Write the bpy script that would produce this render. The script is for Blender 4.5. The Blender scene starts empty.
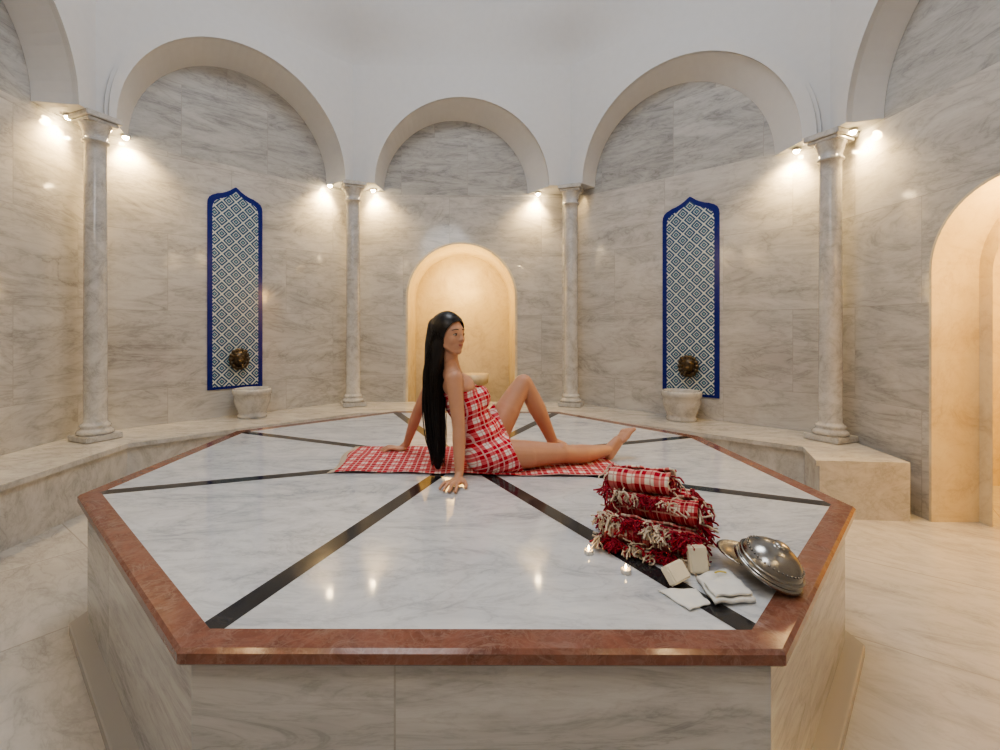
import bpy, bmesh, math, random
from mathutils import Vector, Matrix
random.seed(7)
sc = bpy.context.scene
col = sc.collection
V = Vector
try: sc.view_settings.look = 'AgX - Medium High Contrast'
except Exception: pass

# ------------------------------------------------------------------ helpers
def link(o, parent=None):
    col.objects.link(o)
    if parent is not None:
        o.parent = parent
        o.location = -V(parent.location)
    return o

def empty(name, loc=(0,0,0)):
    e = bpy.data.objects.new(name, None); e.location = loc; e.empty_display_size = .1
    col.objects.link(e); return e

def mesh(name, verts, faces, mats, smooth=False, uvs=None, parent=None, midx=None):
    me = bpy.data.meshes.new(name)
    me.from_pydata([tuple(v) for v in verts], [], faces)
    if not isinstance(mats, (list, tuple)): mats = [mats]
    for m in mats: me.materials.append(m)
    if midx:
        for p, i in zip(me.polygons, midx): p.material_index = i
    if smooth:
        for p in me.polygons: p.use_smooth = True
    if uvs is not None:
        ul = me.uv_layers.new(name="UVMap")
        for lp in me.loops: ul.data[lp.index].uv = uvs[lp.vertex_index]
    me.update()
    return link(bpy.data.objects.new(name, me), parent)

def from_bm(name, bm, mat, smooth=False, parent=None):
    me = bpy.data.meshes.new(name); bm.normal_update(); bm.to_mesh(me); bm.free()
    for m in (mat if isinstance(mat, (list, tuple)) else [mat]): me.materials.append(m)
    if smooth:
        for p in me.polygons: p.use_smooth = True
    return link(bpy.data.objects.new(name, me), parent)

def prism(name, pts, z0, z1, mat, parent=None, bevel=0):
    n = len(pts)
    vs = [(p[0], p[1], z0) for p in pts] + [(p[0], p[1], z1) for p in pts]
    fs = [tuple(range(n-1, -1, -1)), tuple(range(n, 2*n))]
    fs += [(i, (i+1) % n, n+(i+1) % n, n+i) for i in range(n)]
    o = mesh(name, vs, fs, mat, parent=parent)
    if bevel:
        b = o.modifiers.new('b', 'BEVEL'); b.width = bevel; b.segments = 3; b.limit_method = 'ANGLE'
    return o

def lathe_bm(bm, prof, M, n=32):
    rings = []
    for r, z in prof:
        if r < 1e-5: rings.append([bm.verts.new(M @ V((0, 0, z)))])
        else: rings.append([bm.verts.new(M @ V((r*math.cos(2*math.pi*i/n), r*math.sin(2*math.pi*i/n), z))) for i in range(n)])
    for a, b in zip(rings[:-1], rings[1:]):
        for i in range(n):
            j = (i+1) % n
            if len(a) == 1 and len(b) == 1: continue
            if len(a) == 1: bm.faces.new((a[0], b[j], b[i]))
            elif len(b) == 1: bm.faces.new((a[i], a[j], b[0]))
            else: bm.faces.new((a[i], a[j], b[j], b[i]))

def lathe(name, prof, M, mat, n=32, parent=None, smooth=True):
    bm = bmesh.new(); lathe_bm(bm, prof, M, n)
    bmesh.ops.recalc_face_normals(bm, faces=bm.faces)
    return from_bm(name, bm, mat, smooth, parent)

def T(x, y, z): return Matrix.Translation((x, y, z))

def box_bm(bm, size, M):
    return bmesh.ops.create_cube(bm, size=1, matrix=M @ Matrix.Diagonal((size[0], size[1], size[2], 1)))

def basis(f, l, u, c):
    m = Matrix.Identity(4)
    for i in range(3):
        m[i][0] = f[i]; m[i][1] = l[i]; m[i][2] = u[i]; m[i][3] = c[i]
    return m

class Blob:
    def __init__(s): s.bm = bmesh.new()
    def ell(s, c, r, f=(1,0,0), l=(0,1,0), u=(0,0,1)):
        M = basis(f, l, u, c) @ Matrix.Diagonal((r[0], r[1], r[2], 1))
        bmesh.ops.create_icosphere(s.bm, subdivisions=3, radius=1, matrix=M)
    def sph(s, c, r): s.ell(c, (r, r, r))
    def cap(s, a, b, ra, rb):
        a = V(a); b = V(b); s.sph(a, ra); s.sph(b, rb)
        d = b-a; L = d.length
        if L < 1e-5: return
        q = d.to_track_quat('Z', 'Y').to_matrix().to_4x4()
        M = Matrix.Translation((a+b)/2) @ q
        bmesh.ops.create_cone(s.bm, cap_ends=True, segments=24, radius1=ra, radius2=rb, depth=L, matrix=M)
    def chain(s, pts):
        for (a, ra), (b, rb) in zip(pts[:-1], pts[1:]): s.cap(a, b, ra, rb)
    def build(s, name, mat, voxel=.005, iters=4, parent=None, cuts=(), solid=0):
        me = bpy.data.meshes.new(name+'_src'); s.bm.to_mesh(me); s.bm.free()
        o = bpy.data.objects.new(name+'_src', me); col.objects.link(o)
        m = o.modifiers.new('r', 'REMESH'); m.mode = 'VOXEL'; m.voxel_size = voxel; m.use_smooth_shade = True
        m = o.modifiers.new('s', 'SMOOTH'); m.factor = .5; m.iterations = iters
        dg = bpy.context.evaluated_depsgraph_get(); dg.update()
        me2 = bpy.data.meshes.new_from_object(o.evaluated_get(dg))
        bpy.data.objects.remove(o); bpy.data.meshes.remove(me)
        if cuts:
            b = bmesh.new(); b.from_mesh(me2)
            for co, no in cuts:
                bmesh.ops.bisect_plane(b, geom=b.verts[:]+b.edges[:]+b.faces[:], plane_co=co, plane_no=no, clear_outer=True)
            b.to_mesh(me2); b.free()
        me2.name = name; me2.materials.clear(); me2.materials.append(mat)
        for p in me2.polygons: p.use_smooth = True
        o2 = link(bpy.data.objects.new(name, me2), parent)
        if solid:
            m = o2.modifiers.new('so', 'SOLIDIFY'); m.thickness = solid; m.offset = 1
        return o2

def curves(name, strands, rad, mat, parent=None):
    cu = bpy.data.curves.new(name, 'CURVE'); cu.dimensions = '3D'; cu.bevel_depth = rad; cu.bevel_resolution = 1
    cu.resolution_u = 3
    for st in strands:
        sp = cu.splines.new('NURBS'); sp.points.add(len(st)-1); sp.use_endpoint_u = True; sp.order_u = min(4, len(st))
        for i, p in enumerate(st):
            sp.points[i].co = (p[0], p[1], p[2], 1); sp.points[i].radius = p[3] if len(p) > 3 else 1
    cu.materials.append(mat)
    return link(bpy.data.objects.new(name, cu), parent)

# ------------------------------------------------------------------ materials
class NT:
    def __init__(s, name):
        s.m = bpy.data.materials.new(name); s.m.use_nodes = True
        s.t = s.m.node_tree; s.b = s.t.nodes['Principled BSDF']
    def n(s, typ, **kw):
        x = s.t.nodes.new(typ)
        for k, v in kw.items(): setattr(x, k, v)
        return x
    def l(s, a, b): s.t.links.new(a, b)
    def math(s, op, a, b=None, c=None):
        x = s.n('ShaderNodeMath', operation=op)
        for i, v in enumerate((a, b, c)):
            if v is None: continue
            if isinstance(v, (int, float)): x.inputs[i].default_value = v
            else: s.l(v, x.inputs[i])
        return x.outputs[0]
    def mix(s, f, a, b, bt='MIX'):
        x = s.n('ShaderNodeMix', data_type='RGBA', blend_type=bt)
        for sock, v in ((x.inputs[0], f), (x.inputs[6], a), (x.inputs[7], b)):
            if isinstance(v, (int, float)): sock.default_value = v
            elif isinstance(v, tuple): sock.default_value = (*v[:3], 1)
            else: s.l(v, sock)
        return x.outputs[2]
    def ramp(s, f, stops):
        x = s.n('ShaderNodeValToRGB'); e = x.color_ramp.elements
        while len(e) < len(stops): e.new(.5)
        for el, (p, c) in zip(e, stops):
            el.position = p; el.color = (*c, 1) if isinstance(c, tuple) else (c, c, c, 1)
        s.l(f, x.inputs[0]); return x.outputs[0]

def simple(name, c, rough=.5, metal=0, emit=None, estr=0, coat=0, var=.93):
    t = NT(name)
    t.b.inputs['Roughness'].default_value = rough; t.b.inputs['Metallic'].default_value = metal
    if emit: t.b.inputs['Emission Color'].default_value = (*emit, 1); t.b.inputs['Emission Strength'].default_value = estr
    t.b.inputs['Coat Weight'].default_value = coat
    n = t.n('ShaderNodeTexNoise'); n.inputs['Scale'].default_value = 14; n.inputs['Detail'].default_value = 4
    tc = t.n('ShaderNodeTexCoord'); t.l(tc.outputs['Object'], n.inputs['Vector'])
    f = t.ramp(n.outputs['Fac'], [(.3, var), (.7, 1.0)])
    cc = t.mix(1.0, tuple(c), f, 'MULTIPLY'); t.l(cc, t.b.inputs['Base Color'])
    return t.m

def marble(name, base, mid, vein, scale=1.0, rough=.15, coord='Object', tile=None, grout=(.35,.33,.3),
           rot=(0,0,0), stretch=(1,1,1), vamt=.6, camt=.6, spec=.5, offset=.5, tvar=.12, joint=.0025, jamt=.6):
    t = NT(name)
    tc = t.n('ShaderNodeTexCoord'); vec = tc.outputs[coord]
    bri = None
    if tile:
        bri = t.n('ShaderNodeTexBrick', offset=offset); t.l(vec, bri.inputs['Vector'])
        bri.inputs['Color1'].default_value = (0,0,0,1); bri.inputs['Color2'].default_value = (1,1,1,1)
        bri.inputs['Mortar'].default_value = (.5,.5,.5,1)
        bri.inputs['Scale'].default_value = 1; bri.inputs['Mortar Size'].default_value = joint
        bri.inputs['Mortar Smooth'].default_value = 0
        bri.inputs['Brick Width'].default_value = tile[0]; bri.inputs['Row Height'].default_value = tile[1]
        va = t.n('ShaderNodeVectorMath', operation='MULTIPLY_ADD')
        t.l(bri.outputs['Color'], va.inputs[0]); va.inputs[1].default_value = (9.3, 5.1, 7.7); t.l(vec, va.inputs[2])
        vec = va.outputs[0]
    mp = t.n('ShaderNodeMapping'); t.l(vec, mp.inputs['Vector'])
    mp.inputs['Rotation'].default_value = rot; mp.inputs['Scale'].default_value = stretch
    def noise(sc_, det, dist, r=.6):
        n = t.n('ShaderNodeTexNoise'); t.l(mp.outputs[0], n.inputs['Vector'])
        n.inputs['Scale'].default_value = sc_; n.inputs['Detail'].default_value = det
        n.inputs['Distortion'].default_value = dist; n.inputs['Roughness'].default_value = r
        return n.outputs['Fac']
    cloud = t.ramp(noise(1.6*scale, 9, .9, .68), [(.38, 0.0), (.66, 1.0)])
    n2 = t.math('ABSOLUTE', t.math('SUBTRACT', noise(1.0*scale, 8, 1.4, .62), .5))
    v1 = t.ramp(n2, [(0.0, 1.0), (.025, .3), (.075, 0.0)])
    n3 = t.math('ABSOLUTE', t.math('SUBTRACT', noise(3.3*scale, 7, .8, .65), .5))
    v2 = t.ramp(n3, [(0.0, .7), (.03, .2), (.07, 0.0)])
    vv = t.math('MULTIPLY', t.math('MAXIMUM', v1, v2), t.math('MULTIPLY_ADD', cloud, .75, .25))
    c = t.mix(t.math('MULTIPLY', cloud, camt), base, mid)
    c = t.mix(t.math('MULTIPLY', vv, vamt), c, vein)
    if bri:
        x = t.n('ShaderNodeSeparateColor'); t.l(bri.outputs['Color'], x.inputs[0])
        tv = t.math('MULTIPLY_ADD', x.outputs[0], -tvar, 1.0)
        cb = t.n('ShaderNodeCombineColor')
        for i in range(3): t.l(tv, cb.inputs[i])
        c = t.mix(1.0, c, cb.outputs[0], 'MULTIPLY')
        c = t.mix(t.math('MULTIPLY', bri.outputs['Fac'], jamt), c, grout)
    t.l(c, t.b.inputs['Base Color'])
    t.b.inputs['Roughness'].default_value = rough
    t.b.inputs['Specular IOR Level'].default_value = spec
    return t.m

def plaid(name, ax, bx, period, red=(.55,.02,.035), pink=(.8,.25,.25), white=(.85,.8,.74), duty=.55):
    t = NT(name); tc = t.n('ShaderNodeTexCoord')
    def stripe(v, p, duty, sh=0.0):
        d = t.n('ShaderNodeVectorMath', operation='DOT_PRODUCT'); t.l(tc.outputs['Object'], d.inputs[0]); d.inputs[1].default_value = v
        f = t.math('FRACT', t.math('MULTIPLY_ADD', d.outputs['Value'], 1/p, 10+sh))
        return t.math('LESS_THAN', f, duty)
    a = stripe(ax, period, duty); b = stripe(bx, period, duty)
    a2 = stripe(ax, period, .09, .75); b2 = stripe(bx, period, .09, .75)
    a3 = stripe(ax, period, .07, .2); b3 = stripe(bx, period, .07, .2)
    s = t.math('MULTIPLY_ADD', b, .5, t.math('MULTIPLY', a, .5))
    c = t.ramp(s, [(0.0, white), (.5, pink), (1.0, red)])
    c = t.mix(t.math('MULTIPLY', t.math('MAXIMUM', a2, b2), .55), c, white)
    c = t.mix(t.math('MULTIPLY', t.math('MAXIMUM', a3, b3), .5), c, red)
    w = t.n('ShaderNodeTexNoise'); w.inputs['Scale'].default_value = 220; t.l(tc.outputs['Object'], w.inputs['Vector'])
    bp = t.n('ShaderNodeBump'); bp.inputs['Strength'].default_value = .3; bp.inputs['Distance'].default_value = .002
    t.l(w.outputs['Fac'], bp.inputs['Height']); t.l(bp.outputs[0], t.b.inputs['Normal'])
    t.l(c, t.b.inputs['Base Color']); t.b.inputs['Roughness'].default_value = .9
    t.b.inputs['Specular IOR Level'].default_value = .15
    return t.m

M_wall = marble('marble_wall', (.63,.615,.59), (.46,.445,.425), (.23,.22,.21), scale=1.1, rough=.09, coord='UV', tile=(1.25, .8),
                rot=(0,0,.45), stretch=(.7,2.3,1), vamt=.65, camt=.75, tvar=.08)
M_lun = marble('marble_lunette', (.52,.52,.51), (.37,.37,.365), (.20,.20,.20), scale=1.5, rough=.25, coord='UV', tile=(.9, 2.0),
               rot=(0,0,1.15), stretch=(.6,2.6,1), vamt=.7, camt=.85)
M_floor = marble('marble_floor', (.62,.605,.58), (.48,.465,.44), (.29,.275,.26), scale=1.2, rough=.2, coord='UV', tile=(.95,.95), rot=(0,0,.4),
                 stretch=(.9,2.0,1), vamt=.55, camt=.65, offset=0, joint=.004, jamt=.75)
M_slab = marble('marble_slab', (.68,.70,.72), (.50,.525,.565), (.27,.295,.335), scale=1.9, rough=.07, rot=(0,0,-.6), stretch=(.8,2.0,1), vamt=.68, camt=.75)
M_body = marble('marble_slab_side', (.60,.60,.595), (.43,.43,.425), (.23,.23,.225), scale=2.0, rough=.2, coord='UV', tile=(1.04, 2),
                rot=(0,0,1.3), stretch=(.45,3.0,1), vamt=.6, camt=.8)
M_red = marble('red_marble', (.25,.105,.072), (.15,.06,.042), (.42,.29,.23), scale=7, rough=.12, vamt=.55, camt=.9)
M_black = marble('black_marble', (.02,.02,.022), (.035,.035,.04), (.15,.15,.15), scale=4, rough=.1, vamt=.15)
M_col = marble('marble_column', (.60,.595,.585), (.44,.435,.43), (.26,.255,.25), scale=3.5, rough=.12, rot=(.5,.3,0), stretch=(1,1,1), vamt=.6, camt=.8)
M_bench = marble('marble_bench', (.62,.605,.58), (.46,.45,.43), (.26,.25,.24), scale=1.6, rough=.16, rot=(.3,.2,.5), stretch=(1,2.2,1.6), vamt=.6, camt=.8)
M_niche = marble('marble_niche', (.76,.67,.49), (.62,.51,.34), (.42,.33,.22), scale=1.6, rough=.25, rot=(.3,.2,.5), vamt=.45, camt=.6)
M_plaster = simple('white_plaster', (.655,.66,.67), .85, var=.97)
M_skin = simple('skin', (.55,.30,.195), .48)
M_lip = simple('lips', (.42,.13,.11), .45)
M_hair = simple('black_hair', (.010,.007,.006), .35)
M_eyew = simple('eye_white', (.5,.46,.42), .5)
M_iris = simple('eye_iris', (.02,.012,.008), .4)
M_dress = plaid('plaid_dress', (-.35,.1,.93), (.75,.62,.25), .07, red=(.52,.012,.035), pink=(.66,.15,.17), white=(.82,.77,.74), duty=.58)
M_towel = plaid('plaid_towel', (1,0,0), (0,1,0), .085, red=(.46,.015,.03), pink=(.62,.16,.17), duty=.6, white=(.80,.73,.69))
M_roll = plaid('plaid_roll', (1,0,0), (0,.7,.7), .07, red=(.40,.012,.03), pink=(.64,.2,.19), white=(.80,.73,.62))
M_roll2 = plaid('plaid_roll_b', (1,0,0), (0,.7,.7), .045, red=(.28,.008,.02), pink=(.46,.08,.09), white=(.64,.5,.4))
M_fr = simple('fringe_red', (.30,.012,.030), .9)
M_fc = simple('fringe_cream', (.66,.56,.44), .9)
M_metal = simple('hammered_metal', (.36,.35,.33), .22, 1)
M_bronze = simple('bronze', (.10,.075,.05), .35, .85)
M_soap = simple('soap', (.84,.78,.62), .5)
M_cloth = simple('white_cloth', (.80,.79,.75), .9)
M_yellow = simple('yellow_tag', (.75,.6,.15), .7)
M_blue = simple('cobalt_tile', (.006,.015,.20), .2)
M_lamp = simple('lamp_glow', (1,.8,.5), .5, emit=(1,.74,.40), estr=240)
M_chrome = simple('lamp_ring', (.8,.78,.74), .3, .6)
M_flame = simple('flame', (1,.7,.3), .5, emit=(1,.62,.22), estr=40)
M_wax = simple('wax', (.85,.78,.65), .4)
M_fill = simple('added_fill_glow', (.9,.95,1), .5, emit=(.92,.96,1), estr=1)  # emission for the light-giving disc added in the dome

def lattice():
    t = NT('iznik_lattice_tile'); tc = t.n('ShaderNodeTexCoord'); s = t.n('ShaderNodeSeparateXYZ'); t.l(tc.outputs['UV'], s.inputs[0])
    P = .15
    a = t.math('ADD', s.outputs[0], s.outputs[1]); b = t.math('SUBTRACT', s.outputs[0], s.outputs[1])
    def fr(x, p): return t.math('ABSOLUTE', t.math('SUBTRACT', t.math('FRACT', t.math('MULTIPLY_ADD', x, 1/p, 20)), .5))
    fa, fb = fr(a, P), fr(b, P)
    m = t.math('MAXIMUM', fa, fb)
    ring = t.math('MULTIPLY', t.math('GREATER_THAN', m, .20), t.math('LESS_THAN', m, .27))
    edge = t.math('GREATER_THAN', m, .43)
    dot = t.math('LESS_THAN', m, .09)
    c = t.mix(t.math('MAXIMUM', ring, edge), (.035,.10,.20), (.58,.64,.62))
    c = t.mix(t.math('MULTIPLY', dot, .9), c, (.28,.46,.48))
    t.l(c, t.b.inputs['Base Color']); t.b.inputs['Roughness'].default_value = .25
    return t.m
M_lat = lattice()

# ------------------------------------------------------------------ room shell
W = [V((-3.65,1.3)), V((-3.65,4.5)), V((-1.67,6.47)), V((1.21,6.5)), V((3.35,4.4)), V((3.35,1.3)), V((1.35,-.85)), V((-1.6,-.85))]
C = [V((-3.35,1.45)), V((-3.35,4.25)), V((-1.54,6.15)), V((1.26,6.15)), V((3.15,4.22)), V((3.12,1.45)), V((1.26,-.55)), V((-1.54,-.55))]
ZC = [3.28, 3.29, 3.28, 3.24, 3.12, 3.16, 3.25, 3.28]
names = ['left', 'back_left', 'back', 'back_right', 'right', 'rear_right', 'rear', 'rear_left']
RB = {0: 1.05, 1: 1.06, 2: .97, 3: 1.0, 4: 1.05}
RF = {0: 1.16, 1: 1.17, 2: 1.11, 3: 1.15, 4: 1.14}
ZT = 4.8
NA = 40

def wall(i, hole=None):
    A, B = W[i], W[(i+1) % 8]; L = (B-A).length; d = (B-A)/L
    zl = (ZC[i]+ZC[(i+1) % 8])/2 - .03
    quads = []
    def q(u0, z0, u1, z1, mi): quads.append(([(u0,z0),(u1,z0),(u1,z1),(u0,z1)], mi))
    if hole:
        uc, h, zs = hole
        q(0, 0, uc-h, zl, 0); q(uc+h, 0, L, zl, 0)
        for k in range(NA):
            a0 = math.pi*(1-k/NA); a1 = math.pi*(1-(k+1)/NA)
            p0 = (uc+h*math.cos(a0), zs+h*math.sin(a0)); p1 = (uc+h*math.cos(a1), zs+h*math.sin(a1))
            quads.append(([p0, p1, (p1[0], zl), (p0[0], zl)], 0))
    else: q(0, 0, L, zl, 0)
    q(0, zl, L, ZT, 1)
    vs, fs, uv, mi = [], [], [], []
    for pts, m in quads:
        k = len(vs)
        for u, z in pts:
            p = A + d*u; vs.append((p.x, p.y, z)); uv.append((u + i*3.7, z))
        fs.append((k, k+1, k+2, k+3)); mi.append(m)
    mesh('wall_'+names[i], vs, fs, [M_wall, M_lun], uvs=uv, midx=mi)

holeB = (1.515, .725, 1.84)
holeR = (W[4].y-2.93, .56, 1.83)
for i in range(8):
    wall(i, holeB if i == 2 else holeR if i == 4 else None)

def tunnel(name, i, hole, depth, mat, back=True):
    A, B = W[i], W[(i+1) % 8]; d = (B-A).normalized(); n = V((-d.y, d.x))
    uc, h, zs = hole
    prof = [(uc-h, 0), (uc-h, zs)] + [(uc+h*math.cos(math.pi*(1-k/NA)), zs+h*math.sin(math.pi*(1-k/NA))) for k in range(1, NA)] + [(uc+h, zs), (uc+h, 0)]
    vs, fs = [], []
    for u, z in prof:
        p = A+d*u; p2 = p+n*depth
        vs += [(p.x, p.y, z), (p2.x, p2.y, z)]
    for k in range(len(prof)-1): fs.append((2*k, 2*k+1, 2*k+3, 2*k+2))
    if back: fs.append(tuple(2*k+1 for k in range(len(prof))))
    return mesh(name, vs, fs, mat)
tunnel('wall_niche', 2, holeB, 1.0, M_niche)
tunnel('trim_doorway_right', 4, holeR, .34, M_niche, back=False)

def surround(name, i, hole, w, t, mat):
    A, B = W[i], W[(i+1) % 8]; d = (B-A).normalized(); n = V((-d.y, d.x))
    uc, h, zs = hole
    def prof(hh): return [(uc-hh, .0), (uc-hh, zs)] + [(uc+hh*math.cos(math.pi*(1-k/NA)), zs+hh*math.sin(math.pi*(1-k/NA))) for k in range(1, NA)] + [(uc+hh, zs), (uc+hh, .0)]
    a, b = prof(h), prof(h+w); vs, fs = [], []
    for (u1, z1), (u2, z2) in zip(a, b):
        for u, z, o in ((u1, z1, .0), (u1, z1, -t), (u2, z2, -t), (u2, z2, 0)):
            p = A+d*u+n*o; vs.append((p.x, p.y, z))
    for k in range(len(a)-1):
        for e in range(3): fs.append((4*k+e, 4*k+e+1, 4*k+4+e+1, 4*k+4+e))
    mesh(name, vs, fs, mat)
surround('trim_niche', 2, holeB, .03, .01, M_niche)
surround('trim_doorway_edge', 4, holeR, .02, .008, M_niche)

mesh('wall_side_room', [(3.70,4.3,0),(5.6,4.3,0),(5.6,4.3,3),(3.70,4.3,3), (5.6,1.6,0),(5.6,1.6,3), (3.70,1.6,0),(3.70,1.6,3)],
     [(0,1,2,3),(1,4,5,2),(4,6,7,5),(3,2,5,7)], M_niche)
vs=[];fs=[]
for k in range(NA+1):
    a=math.pi*(1-k/NA); y=2.93+.47*math.cos(a); z=1.8+.47*math.sin(a); vs += [(3.69,y,z),(3.69,y,3.0)]
for k in range(NA): fs.append((2*k,2*k+2,2*k+3,2*k+1))
k=len(vs); vs += [(3.69,1.6,0),(3.69,2.46,0),(3.69,2.46,3),(3.69,1.6,3),(3.69,3.40,0),(3.69,4.3,0),(3.69,4.3,3),(3.69,3.40,3)]
fs += [(k,k+1,k+2,k+3),(k+4,k+5,k+6,k+7)]
mesh('wall_side_room_front', vs, fs, M_niche)

def arcade():
    vs, fs = [], []
    def quad(a, b, c, d_):
        k = len(vs); vs.extend([a, b, c, d_]); fs.append((k, k+1, k+2, k+3))
    for i in range(8):
        j = (i+1) % 8
        A, B = C[i], C[j]; L = (B-A).length; d = (B-A)/L; n = V((-d.y, d.x)); uc = L/2
        WA, WB = W[i], W[j]; WL = (WB-WA).length; wd = (WB-WA)/WL; wc = WL/2
        rf = RF.get(i, 1.1); rb = RB.get(i, 1.0); rm = min(rf+.15, L/2-.06)
        zA, zB = ZC[i], ZC[j]
        def zs(u): return zA+(zB-zA)*u/L
        def F(u, z, o=0): p = A+d*u+n*o; return (p.x, p.y, z)
        def K(u, z): p = WA+wd*u-V((-wd.y, wd.x))*.002; return (p.x, p.y, z)
        def fa(r, a): u = uc+r*math.cos(a); return u, zs(u)+r*math.sin(a)
        quad(F(0, zA), F(uc-rf, zs(uc-rf)), F(uc-rf, ZT), F(0, ZT))
        quad(F(uc+rf, zs(uc+rf)), F(L, zB), F(L, ZT), F(uc+rf, ZT))
        quad(F(0, zA), F(uc-rf, zs(uc-rf)), K(wc-rb, zs(uc-rf)), K(0, zA))
        quad(F(L, zB), F(uc+rf, zs(uc+rf)), K(wc+rb, zs(uc+rf)), K(WL, zB))
        for k in range(NA):
            a0 = math.pi*(1-k/NA); a1 = math.pi*(1-(k+1)/NA)
            u0, z0 = fa(rf, a0); u1, z1 = fa(rf, a1)
            quad(F(u0, z0), F(u1, z1), F(u1, ZT), F(u0, ZT))
            b0 = (wc+rb*math.cos(a0), zs(u0)+rb*math.sin(a0)); b1 = (wc+rb*math.cos(a1), zs(u1)+rb*math.sin(a1))
            quad(F(u0, z0), F(u1, z1), K(*b1), K(*b0))
            t = -.05; t2 = -.028
            def ro_(a): return rm + (rf+.16-rm)*math.sin(a)
            def rn_(a): return ro_(a)-.03
            m0 = fa(rn_(a0), a0); m1 = fa(rn_(a1), a1); o0 = fa(ro_(a0), a0); o1 = fa(ro_(a1), a1)
            quad(F(u0, z0, 0), F(u1, z1, 0), F(u1, z1, t), F(u0, z0, t))
            quad(F(u0, z0, t), F(u1, z1, t), F(*m1, t), F(*m0, t))
            quad(F(*m0, t), F(*m1, t), F(*m1, t2), F(*m0, t2))
            quad(F(*m0, t2), F(*m1, t2), F(*o1, t2), F(*o0, t2))
            quad(F(*o0, t2), F(*o1, t2), F(*o1, 0), F(*o0, 0))
        for sgn in (-1, 1):
            ui = uc+sgn*rf; uo = uc+sgn*rm
            quad(F(ui, zs(ui)), F(uo, zs(uo)), F(uo, zs(uo), -.05), F(ui, zs(ui), -.05))
    return mesh('wall_arcade_plaster', vs, fs, M_plaster)
arcade()

cen = V((-.08, 2.82)); Rd = 3.25
ring0 = []
for i in range(8):
    for k in range(12):
        ring0.append(C[i].lerp(C[(i+1) % 8], k/12))
NR = len(ring0); vs = []; fs = []
levels = 10
for lv in range(levels+1):
    t = lv/levels; s = t*t*(3-2*t)
    for p in ring0:
        dr = (p-cen).normalized(); c_ = cen+dr*Rd
        q = p.lerp(c_, s); vs.append((q.x, q.y, ZT+t*.75))
for lv in range(1, 15):
    ph = lv/14*math.pi/2*.9
    for p in ring0:
        dr = (p-cen).normalized(); q = cen+dr*Rd*math.cos(ph); vs.append((q.x, q.y, ZT+.75+2.0*math.sin(ph)))
tot = levels+1+14
for r in range(tot-1):
    for k in range(NR):
        fs.append((r*NR+k, r*NR+(k+1) % NR, (r+1)*NR+(k+1) % NR, (r+1)*NR+k))
mesh('ceiling', vs, fs, M_plaster, smooth=True)
zt = ZT+.75+2.0*math.sin(math.pi/2*.9); ro = Rd*math.cos(math.pi/2*.9)
mesh('added_glow_disc_1', [(cen.x+ro*1.02*math.cos(a*math.pi/16), cen.y+ro*1.02*math.sin(a*math.pi/16), zt) for a in range(32)], [tuple(range(32))], M_fill)  # glowing disc added at the dome top for light, out of view

fv = [(-4.2,-1.5,0),(6,-1.5,0),(6,8,0),(-4.2,8,0)]
def ruv(v, a=math.radians(38)): return (v[0]*math.cos(a)-v[1]*math.sin(a)+20, v[0]*math.sin(a)+v[1]*math.cos(a)+20)
mesh('floor', fv, [(0,1,2,3)], M_floor, uvs=[ruv(v) for v in fv])

bo = [V((-3.65,1.3)), W[1], W[2], W[3], W[4], V((3.20,3.50))]
bi = [V((-2.95,1.3)), V((-2.95,4.1)), V((-1.32,5.62)), V((.95,5.62)), V((2.74,3.98)), V((2.55,3.56))]
bench = empty('marble_bench', (-2,5,0))
def benchpart(name, z0, z1, grow, mat):
    vs, fs = [], []
    for o, i_ in zip(bo, bi):
        dd = (i_-o).normalized(); q = i_+dd*grow
        o = o + dd*.004
        vs += [(o.x,o.y,z0),(q.x,q.y,z0),(q.x,q.y,z1),(o.x,o.y,z1)]
    n = len(bo)
    for k in range(n-1):
        a = 4*k; b = a+4
        fs += [(a+1,b+1,b+2,a+2),(a+2,b+2,b+3,a+3),(a,b,b+1,a+1)]
    fs += [(0,1,2,3),(4*n-4,4*n-3,4*n-2,4*n-1),(4*n-8,4*n-4,4*n-1,4*n-5)]
    return mesh(name, vs, fs, mat, parent=bench)
benchpart('bench_body', 0, .39, -.025, M_bench)
benchpart('bench_top', .39, .43, 0, M_bench)

def column(x, y, ztop, zbase=.43):
    e = empty('marble_column', (x, y, zbase))
    r = .088
    bm = bmesh.new()
    ang = math.atan2(y-cen.y, x-cen.x)
    R = Matrix.Rotation(ang, 4, 'Z')
    box_bm(bm, (.29,.29,.05), T(x, y, zbase+.025) @ R)
    box_bm(bm, (.29,.29,.05), T(x, y, ztop-.025) @ R)
    box_bm(bm, (.25,.25,.03), T(x, y, ztop-.065) @ R)
    bmesh.ops.bevel(bm, geom=bm.edges[:], offset=.006, segments=2, affect='EDGES')
    from_bm('plinth_and_abacus', bm, M_col, False, e)
    h = ztop-zbase
    prof = [(0,.05),(.13,.05),(.14,.068),(.13,.088),(.115,.098),(.108,.11),(.118,.125),(.108,.14),(r+.01,.145),(r,.165),(r,.6)]
    prof += [(r*(1-.06*t), .17+(h-.5)*t) for t in (.3,.6,.9,1)]
    prof += [(r*.94,h-.24),(r+.012,h-.236),(r+.016,h-.225),(r+.010,h-.212),(r*.96,h-.21),(r*1.05,h-.16),(r*1.22,h-.11),(r*1.38,h-.085),(r*1.38,h-.075),(0,h-.075)]
    lathe('shaft', prof, T(x, y, zbase), M_col, 32, e)
for i in (0,1,2,3,4): column(C[i].x, C[i].y, ZC[i], .432)
for i in (5,6,7): column(C[i].x, C[i].y, ZC[i], 0.0)

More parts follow.
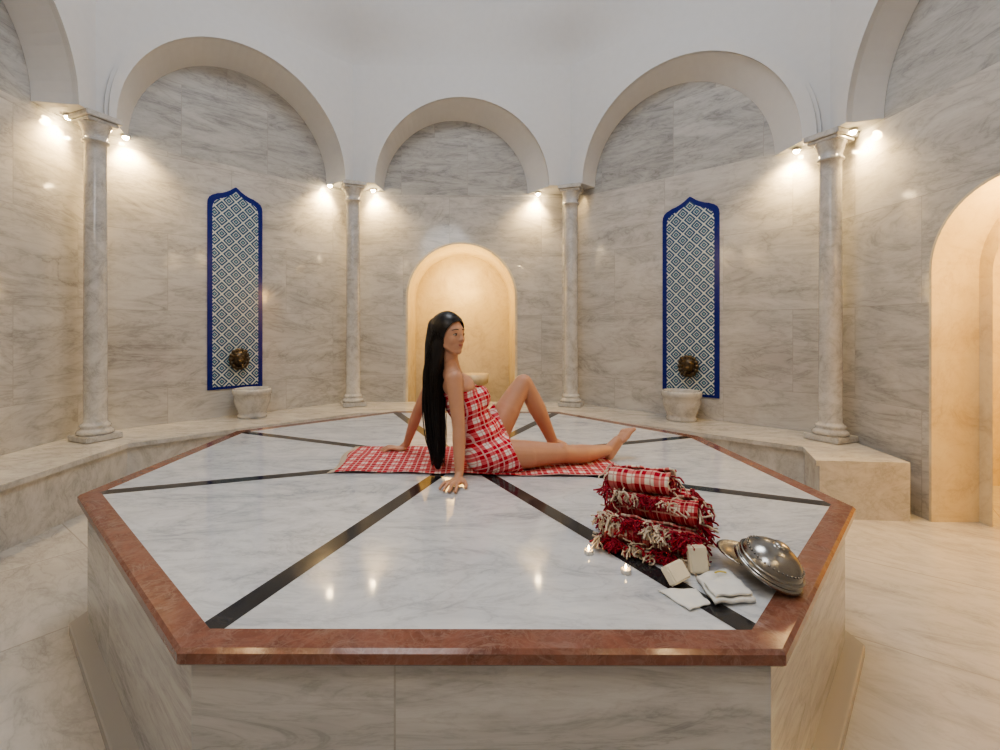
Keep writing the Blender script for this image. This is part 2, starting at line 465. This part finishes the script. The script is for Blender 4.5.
def spot(p, e_, aim, size=2.0):
    e = empty('recessed_spotlight', p)
    lathe('housing', [(0,0),(.035,0),(.04,-.012),(.036,-.02),(.026,-.02),(.026,-.008),(0,-.008)], T(*p), M_chrome, 16, e)
    lathe('bulb', [(0,-.01),(.018,-.012),(.026,-.024),(.018,-.040),(0,-.046)], T(*p), M_lamp, 12, e)
    ld = bpy.data.lights.new('spot_lamp', 'SPOT'); ld.energy = e_; ld.color = (1, .68, .30); ld.spot_size = size; ld.spot_blend = 1; ld.shadow_soft_size = .04
    lo = bpy.data.objects.new('spot_lamp', ld); col.objects.link(lo); lo.parent = e; lo.location = (0, 0, -.055)
    lo.rotation_euler = V(aim).to_track_quat('-Z', 'Y').to_euler()
for i in range(8):
    A = W[i]
    for j, s in (((i+1) % 8, 1), ((i-1) % 8, -1)):
        d = (W[j]-A).normalized()
        inn = (cen-A).normalized(); nn = V((-d.y, d.x))
        if nn.dot(inn) < 0: nn = -nn
        dd = .34 if i in (2,3) else .30
        p = A+d*dd+nn*.10
        spot((p.x, p.y, ZC[i]-.002), 88 if i in (0,1,2,3,4) else 40, (d.x*.25-nn.x*.4, d.y*.25-nn.y*.4, -1))

# ------------------------------------------------------------------ octagonal slab
S = [V((-.706,1.142)), V((.744,1.137)), V((1.651,2.065)), V((1.625,3.45)), V((.80,4.48)), V((-.735,4.51)), V((-1.793,3.62)), V((-1.83,2.215))]
def inset(P, w):
    n = len(P); out = []
    for i in range(n):
        a, b, c = P[i-1], P[i], P[(i+1) % n]
        d1 = (b-a).normalized(); d2 = (c-b).normalized()
        n1 = V((-d1.y, d1.x)); n2 = V((-d2.y, d2.x))
        bis = (n1+n2).normalized(); out.append(b+bis*(w/bis.dot(n1)))
    return out
slab = empty('octagonal_marble_platform', (0, 2.8, 0))
ZS = .637
Sb = inset(S, .035); vs=[]; fs=[]; uv=[]; acc=0.02
for i in range(8):
    a, b = Sb[i], Sb[(i+1) % 8]; L=(b-a).length; k=len(vs)
    vs += [(a.x,a.y,0),(b.x,b.y,0),(b.x,b.y,.6),(a.x,a.y,.6)]; uv += [(acc,.2),(acc+L,.2),(acc+L,.8),(acc,.8)]; acc += 3.12; fs.append((k,k+1,k+2,k+3))
mesh('platform_body', vs, fs, M_body, uvs=uv, parent=slab)
prism('platform_plinth', inset(S, -.03), 0, .05, M_body, slab, .006)
Si = inset(S, .082)
vs=[]; fs=[]
prof=[(.05,.595),(.008,.595),(0,.603),(0,.628),(.009,ZS),(.082,ZS),(.082,.60)]
rings=[inset(S,o) for o,_ in prof]
for r,(o,z) in zip(rings,prof): vs += [(p.x,p.y,z) for p in r]
for k in range(len(prof)-1):
    for i in range(8): fs.append((k*8+i,k*8+(i+1)%8,(k+1)*8+(i+1)%8,(k+1)*8+i))
mesh('red_marble_border', vs, fs, M_red, parent=slab)
prism('white_marble_top', Si, .60, ZS-.0008, M_slab, slab)
sc_c = V((-.07, 2.83)); vs=[]; fs=[]
for i,p in enumerate(Si):
    d=(p-sc_c).normalized(); hw=.035; n=V((-d.y,d.x))
    def hit(org, q0, q1):
        e=q1-q0; den=d.x*e.y-d.y*e.x; t_=((q0-org).x*e.y-(q0-org).y*e.x)/den; return org+d*t_
    a = hit(sc_c-n*hw, Si[i-1], p) ; b_ = hit(sc_c+n*hw, p, Si[(i+1)%8])
    k=len(vs)
    for q in (sc_c-n*hw, a, p, b_, sc_c+n*hw): vs.append((q.x,q.y,ZS))
    fs.append((k,k+1,k+2,k+3,k+4))
mesh('black_marble_strips', vs, fs, M_black, parent=slab)

# ------------------------------------------------------------------ tile panels, basins, taps
def on_wall(i, t, out=0.0):
    A, B = W[i], W[i+1]; d = (B-A).normalized(); L=(B-A).length; n = V((d.y, -d.x))
    return A+d*(L*t)+n*out, d, n
def panel(i, t, z0, z1, hw):
    p, d, n = on_wall(i, t, .0)
    par = empty('iznik_tile_panel', (p.x, p.y, (z0+z1)/2))
    def outline(h, top, bot):
        half = [(h, bot), (h, top-.23), (h*.985, top-.19), (h*.93, top-.155), (h*.83, top-.13), (h*.74,top-.118), (h*.66, top-.105), (h*.5, top-.092),(h*.34, top-.07), (h*.2, top-.045), (h*.09, top-.018), (0, top)]
        return [(-x, z) for x, z in half][:-1] + half[::-1]
    def plate(name, h, top, bot, o, mat):
        o2 = outline(h, top, bot); vs=[]; uv=[]
        for u, z in o2:
            q = p+d*u+n*o; vs.append((q.x,q.y,z)); uv.append((u,z))
        for u, z in o2:
            q = p+d*u+n*.001; vs.append((q.x,q.y,z)); uv.append((u,z))
        m = len(o2); fs=[tuple(range(m))]+[(k,(k+1)%m,m+(k+1)%m,m+k) for k in range(m)]
        mesh(name, vs, fs, mat, uvs=uv, parent=par)
    plate('blue_border', hw, z1, z0, .012, M_blue)
    plate('lattice_tiles', hw-.05, z1-.05, z0+.03, .016, M_lat)
def basin(i, t):
    p, d, n = on_wall(i, t, .235)
    prof=[(0,0),(.15,0),(.155,.03),(.14,.05),(.15,.07),(.175,.14),(.19,.2),(.19,.25),(.205,.262),(.205,.31),(.198,.32),(.175,.32),(.17,.30),(.14,.18),(.08,.14),(0,.13)]
    lathe('marble_wash_basin', [(r, z+.43) for r,z in prof], T(p.x,p.y,0), M_col, 40)
def lion(i, t, z):
    p, d, n = on_wall(i, t, .045)
    f=V((n.x,n.y,0)); l=V((d.x,d.y,0)); u=V((0,0,1)); c=V((p.x,p.y,z))
    def P(a,b,e): return c+f*a+l*b+u*e
    b=Blob()
    b.ell(P(0,0,0),(.025,.105,.115),f,l,u)
    for k in range(14):
        a=2*math.pi*k/14; b.sph(P(.018,.09*math.cos(a),.1*math.sin(a)),.026)
    b.ell(P(.03,0,.01),(.05,.07,.08),f,l,u)
    b.ell(P(.075,0,-.025),(.035,.038,.03),f,l,u); b.sph(P(.105,0,-.01),.014)
    for s in (-1,1):
        b.sph(P(.06,.032*s,.035),.016); b.cap(P(.05,.02*s,.06),P(.04,.06*s,.065),.012,.01); b.sph(P(.03,.065*s,.085),.022)
    b.cap(P(.09,0,-.055),P(.14,0,-.09),.014,.012)
    b.build('lion_head_tap', M_bronze, .004, 2)
panel(1, .480, .74, 3.02, .295); basin(1, .515); lion(1, .487, 1.07)
panel(3, .562, .67, 2.88, .305); basin(3, .560); lion(3, .562, 1.0)
lathe('niche_fountain', [(0,0),(.16,0),(.16,.05),(.1,.08),(.09,.5),(.11,.56),(.2,.62),(.22,.75),(.19,.75),(.17,.68),(0,.66)], T(.02,7.1,.0), M_niche, 32)

# ------------------------------------------------------------------ towel under woman
vs=[];fs=[]; nx,ny=90,30
x0,x1,y0,y1=-.74,.80,2.53,3.08
for j in range(ny+1):
    for i in range(nx+1):
        u=i/nx; v=j/ny
        x=x0+(x1-x0)*u+ .015*math.sin(v*7); y=y0+(y1-y0)*v+.02*math.sin(u*5+1)-.03*u*(1-v)
        if u>.75: y -= .22*(u-.75)*v
        z=ZS+.004+.0035*(1+math.sin(u*31+v*5)*math.sin(v*9+u*6)) + .004*max(0,math.sin(u*17+v*3))
        vs.append((x,y,z))
for j in range(ny):
    for i in range(nx):
        a=j*(nx+1)+i; fs.append((a,a+1,a+nx+2,a+nx+1))
tw=empty('red_plaid_towel',(0,2.8,ZS))
o=mesh('cloth',vs,fs,M_towel,smooth=True,parent=tw); m=o.modifiers.new('s','SOLIDIFY'); m.thickness=.003; m.offset=1
st=[]
for k in range(60):
    v=k/59; y=y0+(y1-y0)*v+.02*math.sin(1); x=x0+.015*math.sin(v*7)
    st.append([(x,y,ZS+.008,1),(x-.015,y+random.uniform(-.004,.004),ZS+.007,1),(x-.035,y+random.uniform(-.008,.008),ZS+.005,.7)])
curves('fringe',st,.0025,M_fc,tw)

# ------------------------------------------------------------------ woman
wo = empty('seated_woman', (.1,2.66,ZS))
def unit(v): return V(v).normalized()
cl=unit((-.38,.925,0)); cf=unit((.88,.36,.32)); cu_=cf.cross(cl).normalized()
if cu_.z<0: cu_=-cu_
pl=unit((-.12,.99,0)); pf=unit((.97,.12,.15)); pu=pf.cross(pl).normalized()
HC=V((-.128,2.6,1.372)); hf=unit((.74,-.67,.03)); hr=unit((-.67,-.74,0)); hu=hf.cross(-hr).normalized()
if hu.z<0: hu=-hu
def Hh(a,b,c): return HC+hf*a+hr*b+hu*c
def torso(b, g=0.0, dress=False):
    b.ell((.085,2.66,.748),(.115+g,.162+g,.108+(g if not dress else g*.3)),pf,pl,pu)
    b.ell((.045,2.655,.83),(.095+g,.135+g,.10+g),pf,pl,pu)
    b.ell((.0,2.645,.91),(.082+g,.118+g,.10+g),cf,cl,cu_)
    b.ell((-.045,2.638,1.0),(.09+g,.135+g,.12+g),cf,cl,cu_)
    b.ell((-.08,2.64,1.085),(.082+g,.145+g,.085+g),cf,cl,cu_)
    ch=V((-.055,2.636,1.012))
    for s in (-1,1): b.ell(ch+cf*.07+cl*.065*s,(.048+g,.055+g,.056+g),cf,cl,cu_)
    for s in (-1,1): b.sph((.055,2.66+.078*s,.733+ (g*.2)),.088+g*.8)
    b.cap((.09,2.575,.728),(.30,2.605,.722),.088+g,.074+g)
    b.cap((.09,2.75,.745),(.20,2.80,.93),.088+g,.075+g)
body=Blob()
torso(body)
body.chain([((-.11,2.638,1.12),.066),((-.120,2.630,1.19),.050),((-.125,2.618,1.24),.043),((-.122,2.606,1.31),.042)])
RS=V((-.098,2.502,1.145)); LS=V((-.205,2.778,1.155))
body.cap((-.118,2.60,1.162),RS,.050,.046); body.cap((-.13,2.66,1.162),LS,.050,.046)
body.cap((-.124,2.612,1.218),(-.108,2.535,1.168),.032,.040); body.cap((-.128,2.64,1.218),(-.172,2.73,1.175),.032,.040)
body.cap((-.1,2.58,1.10),RS,.064,.045); body.cap((-.12,2.70,1.10),LS,.064,.045)
RE=V((-.072,2.445,.90)); RW=V((-.068,2.385,.688))
body.chain([(RS,.047),(RS.lerp(RE,.35),.041),(RE,.033),(RE.lerp(RW,.3),.034),(RW,.022)])
LE=V((-.335,2.91,.905)); LW=V((-.415,3.0,.688))
body.chain([(LS,.047),(LS.lerp(LE,.35),.041),(LE,.033),(LE.lerp(LW,.3),.034),(LW,.022)])
def hand(w, g, s):
    g=unit((g[0],g[1],0)); side=V((-g.y,g.x,0))*s
    w=V(w); zf=ZS+.018
    def P(a,b,z): q=w+g*a+side*b; return V((q.x,q.y,z))
    body.cap(w,P(.03,0,zf+.012),.022,.018)
    body.ell(P(.045,0,zf+.004),(.048,.037,.0165),g,side,V((0,0,1)))
    for k,(off,L) in enumerate(((.028,.070),(.009,.078),(-.010,.072),(-.028,.056))):
        sp=off*.45
        p0=P(.06,off*.8,zf+.006); p1=P(.085,off,zf+.010); p2=P(.085+L*.45,off+sp*.5,zf+.012); p3=P(.085+L*.78,off+sp,zf+.001); p4=P(.085+L,off+sp*1.15,zf-.006)
        body.chain([(p0,.0104),(p1,.0102),(p2,.0092),(p3,.0087),(p4,.0078)])
    body.chain([(P(.015,.018,zf+.006),.015),(P(.035,.042,zf+.002),.0115),(P(.058,.058,zf-.002),.0102),(P(.078,.064,zf-.006),.0085)])
hand(RW,(-.35,-.94),1); hand(LW,(-.93,-.12),-1)
RK=V((.492,2.635,.722)); RA=V((.792,2.805,.698))
body.chain([((.09,2.575,.728),.090),((.28,2.605,.724),.076),((.42,2.625,.722),.060),(RK,.052),((.55,2.665,.708),.050),((.615,2.70,.702),.053),((.70,2.75,.698),.042),(RA,.031)])
body.sph((.485,2.63,.745),.038)
fa=unit((.60,.30,.60)); fw=unit(V((0,0,1)).cross(fa)); ft=fa.cross(fw)
if ft.z<0: ft=-ft
heel=V((.80,2.81,.668))
def FP(o,a,b,c,fa,fw,ft): return o+fa*a+fw*b+ft*c
def foot(o,ank,fa,fw,ft,big):
    body.sph(o,.030); body.cap(ank,o+ft*.01,.031,.030); body.cap(o,FP(o,.10,0,.004,fa,fw,ft),.030,.027)
    body.cap(ank,FP(o,.10,0,.022,fa,fw,ft),.030,.022)
    body.ell(FP(o,.135,0,.0,fa,fw,ft),(.045,.042,.02),fa,fw,ft)
    for k in range(5):
        off=(-.032+.016*k)*big; L=[.060,.058,.053,.046,.038][k]; r=[.0120,.0095,.009,.0085,.0085][k]
        body.chain([(FP(o,.15,off*.9,.0,fa,fw,ft),r+.003),(FP(o,.155+L*.5,off*1.05,.006,fa,fw,ft),r),(FP(o,.155+L,off*1.1,-.001,fa,fw,ft),r*.95)])
foot(heel,RA,fa,fw,ft,1)
LK=V((.300,2.85,1.085)); LA=V((.49,2.94,.715))
body.chain([((.09,2.75,.745),.090),((.18,2.79,.90),.077),((.255,2.83,1.02),.062),(LK,.053),((.345,2.868,1.01),.050),((.385,2.885,.93),.053),((.44,2.915,.82),.040),(LA,.031)])
fa2=unit((.93,.30,-.04)); fw2=unit(V((0,0,1)).cross(fa2)); ft2=fa2.cross(fw2)
if ft2.z<0: ft2=-ft2
foot(V((.465,2.93,.669)),LA,fa2,fw2,ft2,-1)
# head
body.ell(Hh(-.018,0,.035),(.090,.073,.083),hf,hr,hu)
body.ell(Hh(.014,0,.010),(.074,.064,.078),hf,hr,hu)
body.ell(Hh(.016,0,-.022),(.072,.059,.075),hf,hr,hu)
body.ell(Hh(.030,0,-.055),(.054,.046,.048),hf,hr,hu)
body.ell(Hh(.060,0,-.088),(.022,.020,.018),hf,hr,hu)
for s in (-1,1):
    body.cap(Hh(.012,.040*s,-.052),Hh(.052,.014*s,-.086),.020,.018)
    body.ell(Hh(.046,.028*s,-.024),(.032,.028,.034),hf,hr,hu)
    body.ell(Hh(.058,.022*s,.026),(.024,.026,.014),hf,hr,hu)
    body.ell(Hh(-.005,.073*s,-.006),(.016,.007,.028),hf,hr,hu)
body.chain([(Hh(.076,0,.020),.0085),(Hh(.089,0,-.010),.0080),(Hh(.0965,0,-.026),.0092)])
for s in (-1,1): body.sph(Hh(.088,.0085*s,-.030),.0070)
body.ell(Hh(.071,0,-.055),(.016,.024,.018),hf,hr,hu)
body.build('body', M_skin, .0032, 7, wo)
b=Blob(); b.ell(Hh(.0835,0,-.0520),(.0050,.0180,.0030),hf,hr,hu); b.ell(Hh(.0828,0,-.0580),(.0056,.0150,.0040),hf,hr,hu); b.build('lips',M_lip,.0014,2,wo)
b1=bmesh.new(); b2=bmesh.new()
for s in (-1,1):
    c=Hh(.0692,.0290*s,.001)
    bmesh.ops.create_uvsphere(b1,u_segments=24,v_segments=16,radius=1,matrix=basis(hf,hr,hu,c)@Matrix.Diagonal((.0120,.0135,.0062,1)))
    bmesh.ops.create_uvsphere(b2,u_segments=24,v_segments=16,radius=1,matrix=basis(hf,hr,hu,c+hf*.0085)@Matrix.Diagonal((.0045,.0058,.0058,1)))
from_bm('eyes',b1,M_eyew,True,wo); from_bm('irises',b2,M_iris,True,wo)
b=Blob()
for s in (-1,1):
    b.chain([(Hh(.0825,.012*s,.026),.0021),(Hh(.0825,.024*s,.0295),.0026),(Hh(.0765,.037*s,.029),.0023),(Hh(.0670,.047*s,.024),.0016)])
    b.chain([(Hh(.0770,.016*s,.002),.0012),(Hh(.0812,.024*s,.0068),.0017),(Hh(.0792,.034*s,.0068),.0017),(Hh(.0710,.044*s,.001),.0013)])
b.build('eyebrows_and_lashes',M_hair,.0012,1,wo)
d=Blob(); torso(d,.012,True)
hem_n=unit((1,.0,.46))
d.build('towel_wrap',M_dress,.0055,5,wo,cuts=[(V((.0,2.64,1.085)),unit((-.18,0,1))),(V((.27,2.6,.65)),hem_n),(V((0,0,ZS+.008)),V((0,0,-1)))],solid=.004)
h=Blob(); h.ell(Hh(-.02,0,.036),(.101,.086,.094),hf,hr,hu)
cn=(hf*.86-hu*.5).normalized()
h.ell(Hh(-.03,0,-.02),(.085,.08,.09),hf,hr,hu)
h.build('hair_cap',M_hair,.0032,6,wo,cuts=[(HC+cn*.025,cn)],solid=.003)
h=Blob(); h.chain([((-.195,2.63,1.42),.055),((-.205,2.625,1.32),.06),((-.212,2.615,1.18),.055),((-.212,2.60,1.02),.052),((-.20,2.59,.86),.042),((-.192,2.585,.72),.030),((-.19,2.585,.665),.018)])
h.chain([((-.172,2.580,1.385),.040),((-.187,2.572,1.31),.038),((-.203,2.580,1.2),.034),((-.210,2.592,1.05),.028)])
h.build('hair_length',M_hair,.006,6,wo)
st=[]
E=(.1035,.0885,.0965)
def scalp(az,el): return Hh(-.02+E[0]*math.sin(el)*math.cos(az), E[1]*math.sin(el)*math.sin(az), .036+E[2]*math.cos(el))
for k in range(440):
    side=1 if k%2 else -1
    a0=random.uniform(-.9,.78); e0=abs(a0); az0=(0 if a0>0 else math.pi)
    az1=side*random.uniform(.95,2.2)
    pts=[(*scalp(az0+.06*side,e0),.5)]
    for t in (.35,.7,1.0):
        el=.25+t*1.35
        az=az0*(1-t)+az1*t if a0>0 else side*(math.pi*(1-t)+abs(az1)*t)
        pts.append((*scalp(az,el),1))
    ang=random.uniform(0,2*math.pi); rr=.060*math.sqrt(random.random())
    dx,dy=rr*math.cos(ang),rr*math.sin(ang)
    dy=-abs(dy) if side>0 else abs(dy)
    zb=random.uniform(.655,.80)
    w1,w2,w3=[random.uniform(-.013,.013) for _ in range(3)]
    pts+=[(-.203+dx,2.61+dy,1.27,1.1),(-.212+dx+w1,2.605+dy,1.14,1.1),(-.213+dx+w2,2.60+dy+w1,1.0,1.1),(-.205+dx*.95+w3,2.592+dy*.9,.87,1),(-.195+dx*.8+w2,2.587+dy*.7,.76,.9),(-.192+dx*.6+w1,2.585+dy*.5,zb,.3)]
    st.append(pts)
curves('hair_strands',st,.0022,M_hair,wo)

# ------------------------------------------------------------------ rolled towels pile
pile=empty('rolled_towel_pile',(.64,1.73,ZS))
ax=unit((.86,-.51,0)); pp=V((.51,.86,0)); base=V((.645,1.745,0))
def roll(c, r, L, mat, twist):
    M=basis(unit(ax),unit(pp),V((0,0,1)),c) @ Matrix.Rotation(twist,4,'Z') @ Matrix.Rotation(twist*.5,4,'Y')
    bm=bmesh.new(); turns=3.2; N=90
    def sec(t):
        a=t*turns*2*math.pi; rad=.012+(r-.012)*t; return rad*math.cos(a),rad*math.sin(a)
    xs=[-L/2+L*k/24 for k in range(25)]
    rows=[]
    for x in xs:
        row=[]
        for k in range(N+1):
            bul=1+.06*math.sin(x*55+twist*9+k*.12)+.035*math.sin(x*120+k*.3)
            row.append(bm.verts.new((x+.006*math.sin(k*.3),sec(k/N)[0]*bul,sec(k/N)[1]*bul)))
        rows.append(row)
    for a,b_ in zip(rows[:-1],rows[1:]):
        for k in range(N): bm.faces.new((a[k],a[k+1],b_[k+1],b_[k]))
    me=bpy.data.meshes.new('roll'); bm.to_mesh(me); bm.free(); me.materials.append(mat)
    for p in me.polygons: p.use_smooth=True
    o=bpy.data.objects.new('towel_roll',me); col.objects.link(o); o.parent=pile; o.matrix_local=Matrix.Translation(-V(pile.location)) @ M
    m=o.modifiers.new('s','SOLIDIFY'); m.thickness=.008
lay=[(-.105,.02,0,M_roll,.10,.052,.30),(0,-.01,0,M_roll2,-.06,.052,.29),(.10,0,0,M_roll2,.05,.052,.28),(-.052,.035,.085,M_roll2,-.20,.050,.28),(.052,0,.085,M_roll,.12,.050,.27),(-.015,-.035,.162,M_roll,-.22,.048,.23)]
cents=[]
for off,sh,h_,m_,tw_,rr_,LL in lay:
    c=base+pp*off+ax*sh+V((0,0,ZS+rr_+.006+h_)); cents.append((c,rr_,LL)); roll(c,rr_,LL,m_,tw_)
sr,scr=[],[]
def strand(p,d0,n,step,grav,lst,zmin):
    p=V(p); d0=V(d0); pts=[(*p,1)]
    for k in range(n):
        d0=d0+V((random.uniform(-.9,.9),random.uniform(-.9,.9),random.uniform(-.6,.6)-grav)); d0.normalize()
        p=p+d0*step
        if p.z<zmin: p.z=zmin+random.uniform(0,.006)
        pts.append((*p,random.uniform(.7,1.3)))
    lst.append(pts)
for ci,(c,rc,LL) in enumerate(cents):
    for k in range(40 if ci==5 else 110):
        a=random.uniform(0,2*math.pi); rr=rc*math.sqrt(random.random())
        e=1 if random.random()<.72 else -1
        p=c+ax*((LL/2-.005)*e)+pp*(rr*math.cos(a))+V((0,0,rr*math.sin(a)))
        strand(p,ax*e-pp*.2,random.choice((5,7,9)) if e<0 or ci<3 else random.choice((7,9,12)),.007,.25,sr if random.random()<.7 else scr,ZS+.005)
for (off,h_,spread,nn_) in ((-.150,.100,.018,280),(-.090,.176,.010,110),(-.172,.028,.016,190)):
    for k in range(nn_):
        tpos=random.uniform(-.15,.16)
        p=base+ax*tpos+pp*(off+random.uniform(-.012,.012))+V((0,0,ZS+h_+random.uniform(-spread,spread)-.06*tpos))
        cream = (math.sin(tpos*38+h_*60)>-.05)
        strand(p,-pp*.4+ax*random.uniform(-1,1),random.choice((6,8,9)),.006,.25,scr if cream and random.random()<.85 else sr,ZS+.005)
curves('red_fringe',sr,.0029,M_fr,pile); curves('cream_fringe',scr,.0029,M_fc,pile)

# ------------------------------------------------------------------ soaps, mitt, cloth, bowls, candles
def soap(c, rot):
    bm=bmesh.new(); box_bm(bm,(.082,.056,.03),Matrix.Identity(4)); bmesh.ops.bevel(bm,geom=bm.edges[:],offset=.005,segments=3,affect='EDGES')
    o=from_bm('soap_bar',bm,M_soap,False); o.location=c; o.rotation_euler=rot
soap((.705,1.505,ZS+.044),(math.radians(12),math.radians(78),math.radians(-80)))
soap((.610,1.440,ZS+.034),(math.radians(50),0,math.radians(35)))
def sheet(name, corners, z, mat, amp=.004, th=.003, parent=None, n=16):
    a,b_,c_,d_=[V(p) for p in corners]; vs=[];fs=[]
    for j in range(n+1):
        for i in range(n+1):
            u=i/n;v=j/n; p=a.lerp(b_,u).lerp(d_.lerp(c_,u),v); vs.append((p.x,p.y,z+amp*(1+math.sin(u*9+v*4)*math.cos(v*7-u*3))))
    for j in range(n):
        for i in range(n):
            k=j*(n+1)+i; fs.append((k,k+1,k+n+2,k+n+1))
    o=mesh(name,vs,fs,mat,smooth=True,parent=parent); m=o.modifiers.new('s','SOLIDIFY'); m.thickness=th; m.offset=1
    return o
sheet('folded_washcloth',[(.587,1.296),(.66,1.33),(.65,1.40),(.54,1.40)],ZS,M_cloth,.003,.004)
mt=empty('bath_mitt',(.76,1.45,ZS))
sheet('mitt_body',[(.665,1.315),(.79,1.335),(.795,1.50),(.68,1.46)],ZS+.002,M_cloth,.005,.010,mt)
sheet('mitt_fold',[(.672,1.325),(.785,1.345),(.785,1.42),(.676,1.405)],ZS+.018,M_cloth,.004,.006,mt)
curves('mitt_tag',[[(.735,1.455,ZS+.026,1),(.75,1.461,ZS+.028,1),(.76,1.460,ZS+.028,1),(.77,1.455,ZS+.026,1)]],.0025,M_yellow,mt)
def tilt(x,y,z,rx,ry): return T(x,y,z)@Matrix.Rotation(rx,4,'X')@Matrix.Rotation(ry,4,'Y')
bowl=empty('metal_hammam_bowl',(.90,1.44,ZS))
r=.094
Mt=tilt(.888,1.445,ZS+.044,math.radians(18),math.radians(18))
prof=[(r,0),(r+.004,.003),(r,.010),(r-.004,.012)]+[((r-.006)*math.cos(a),.012+.074*math.sin(a)) for a in [k*math.pi/2/12 for k in range(0,11)]]
prof+=[(.022,.085),(.022,.090),(.010,.094),(0,.094)]
lathe('bowl_shell',prof,Mt,M_metal,48,bowl)
lathe('bowl_bead_ring',[(r-.008,.022),(r-.001,.026),(r-.008,.030)],Mt,M_metal,48,bowl)
bm=bmesh.new()
for k in range(40):
    a=2*math.pi*k/40
    bmesh.ops.create_icosphere(bm,subdivisions=1,radius=.0035,matrix=Mt@T(.079*math.cos(a),.079*math.sin(a),.048))
from_bm('bowl_embossing',bm,M_metal,True,bowl)
lathe('metal_saucer',[(0,.006),(.03,.004),(.05,.008),(.076,.022),(.083,.025),(.076,.028),(.05,.014),(0,.012)],tilt(.865,1.535,ZS+.020,math.radians(8),math.radians(10)),M_metal,40)
def candle(x,y):
    e=empty('tealight_candle',(x,y,ZS))
    lathe('cup',[(0,.0),(.015,0),(.016,.002),(.016,.014),(.0145,.014),(.0145,.010)],T(x,y,ZS),M_chrome,20,e)
    lathe('wax',[(0,.010),(.0145,.010)],T(x,y,ZS),M_wax,20,e)
    lathe('flame',[(0,.012),(.0025,.014),(.0036,.018),(.0025,.024),(0,.030)],T(x,y,ZS),M_flame,12,e)
candle(.395,1.635); candle(.48,1.504)

# ------------------------------------------------------------------ lights
def area(name, loc, size, energy, color, tgt):
    ld=bpy.data.lights.new(name,'AREA'); ld.shape='DISK'; ld.size=size; ld.energy=energy; ld.color=color
    o=bpy.data.objects.new(name,ld); col.objects.link(o); o.location=loc
    o.rotation_euler=(V(tgt)-V(loc)).to_track_quat('-Z','Y').to_euler(); return o
area('added_dome_fill',(cen.x,cen.y,6.6),2.6,115,(.91,.95,1),(cen.x,cen.y,0))  # added overhead fill for soft ambient light, hangs unseen under the dome
area('added_camera_fill',(-.6,-.3,3.6),1.4,26,(.97,.98,1),(0,4.2,1.6))  # unseen soft fill added high behind the camera, no actual fixture
def point(name,loc,e,colr,rad=.08):
    ld=bpy.data.lights.new(name,'POINT'); ld.energy=e; ld.color=colr; ld.shadow_soft_size=rad
    o=bpy.data.objects.new(name,ld); col.objects.link(o); o.location=loc
point('niche_lamp',(-.155,6.95,2.1),38,(1,.64,.22),.3)
point('side_room_lamp',(4.6,2.9,2.5),110,(1,.64,.25),.2)
point('doorway_lamp',(3.52,2.93,2.2),28,(1,.60,.20),.12)

w=bpy.data.worlds.new('world'); sc.world=w; w.use_nodes=True
w.node_tree.nodes['Background'].inputs[0].default_value=(.6,.65,.7,1); w.node_tree.nodes['Background'].inputs[1].default_value=.05

cd=bpy.data.cameras.new('camera'); cd.sensor_width=36; cd.lens=17.24; cd.shift_x=.027; cd.shift_y=-.045; cd.clip_start=.02
co=bpy.data.objects.new('camera',cd); col.objects.link(co); co.location=(0,0,1.4); co.rotation_euler=(math.radians(90),0,0)
sc.camera=co
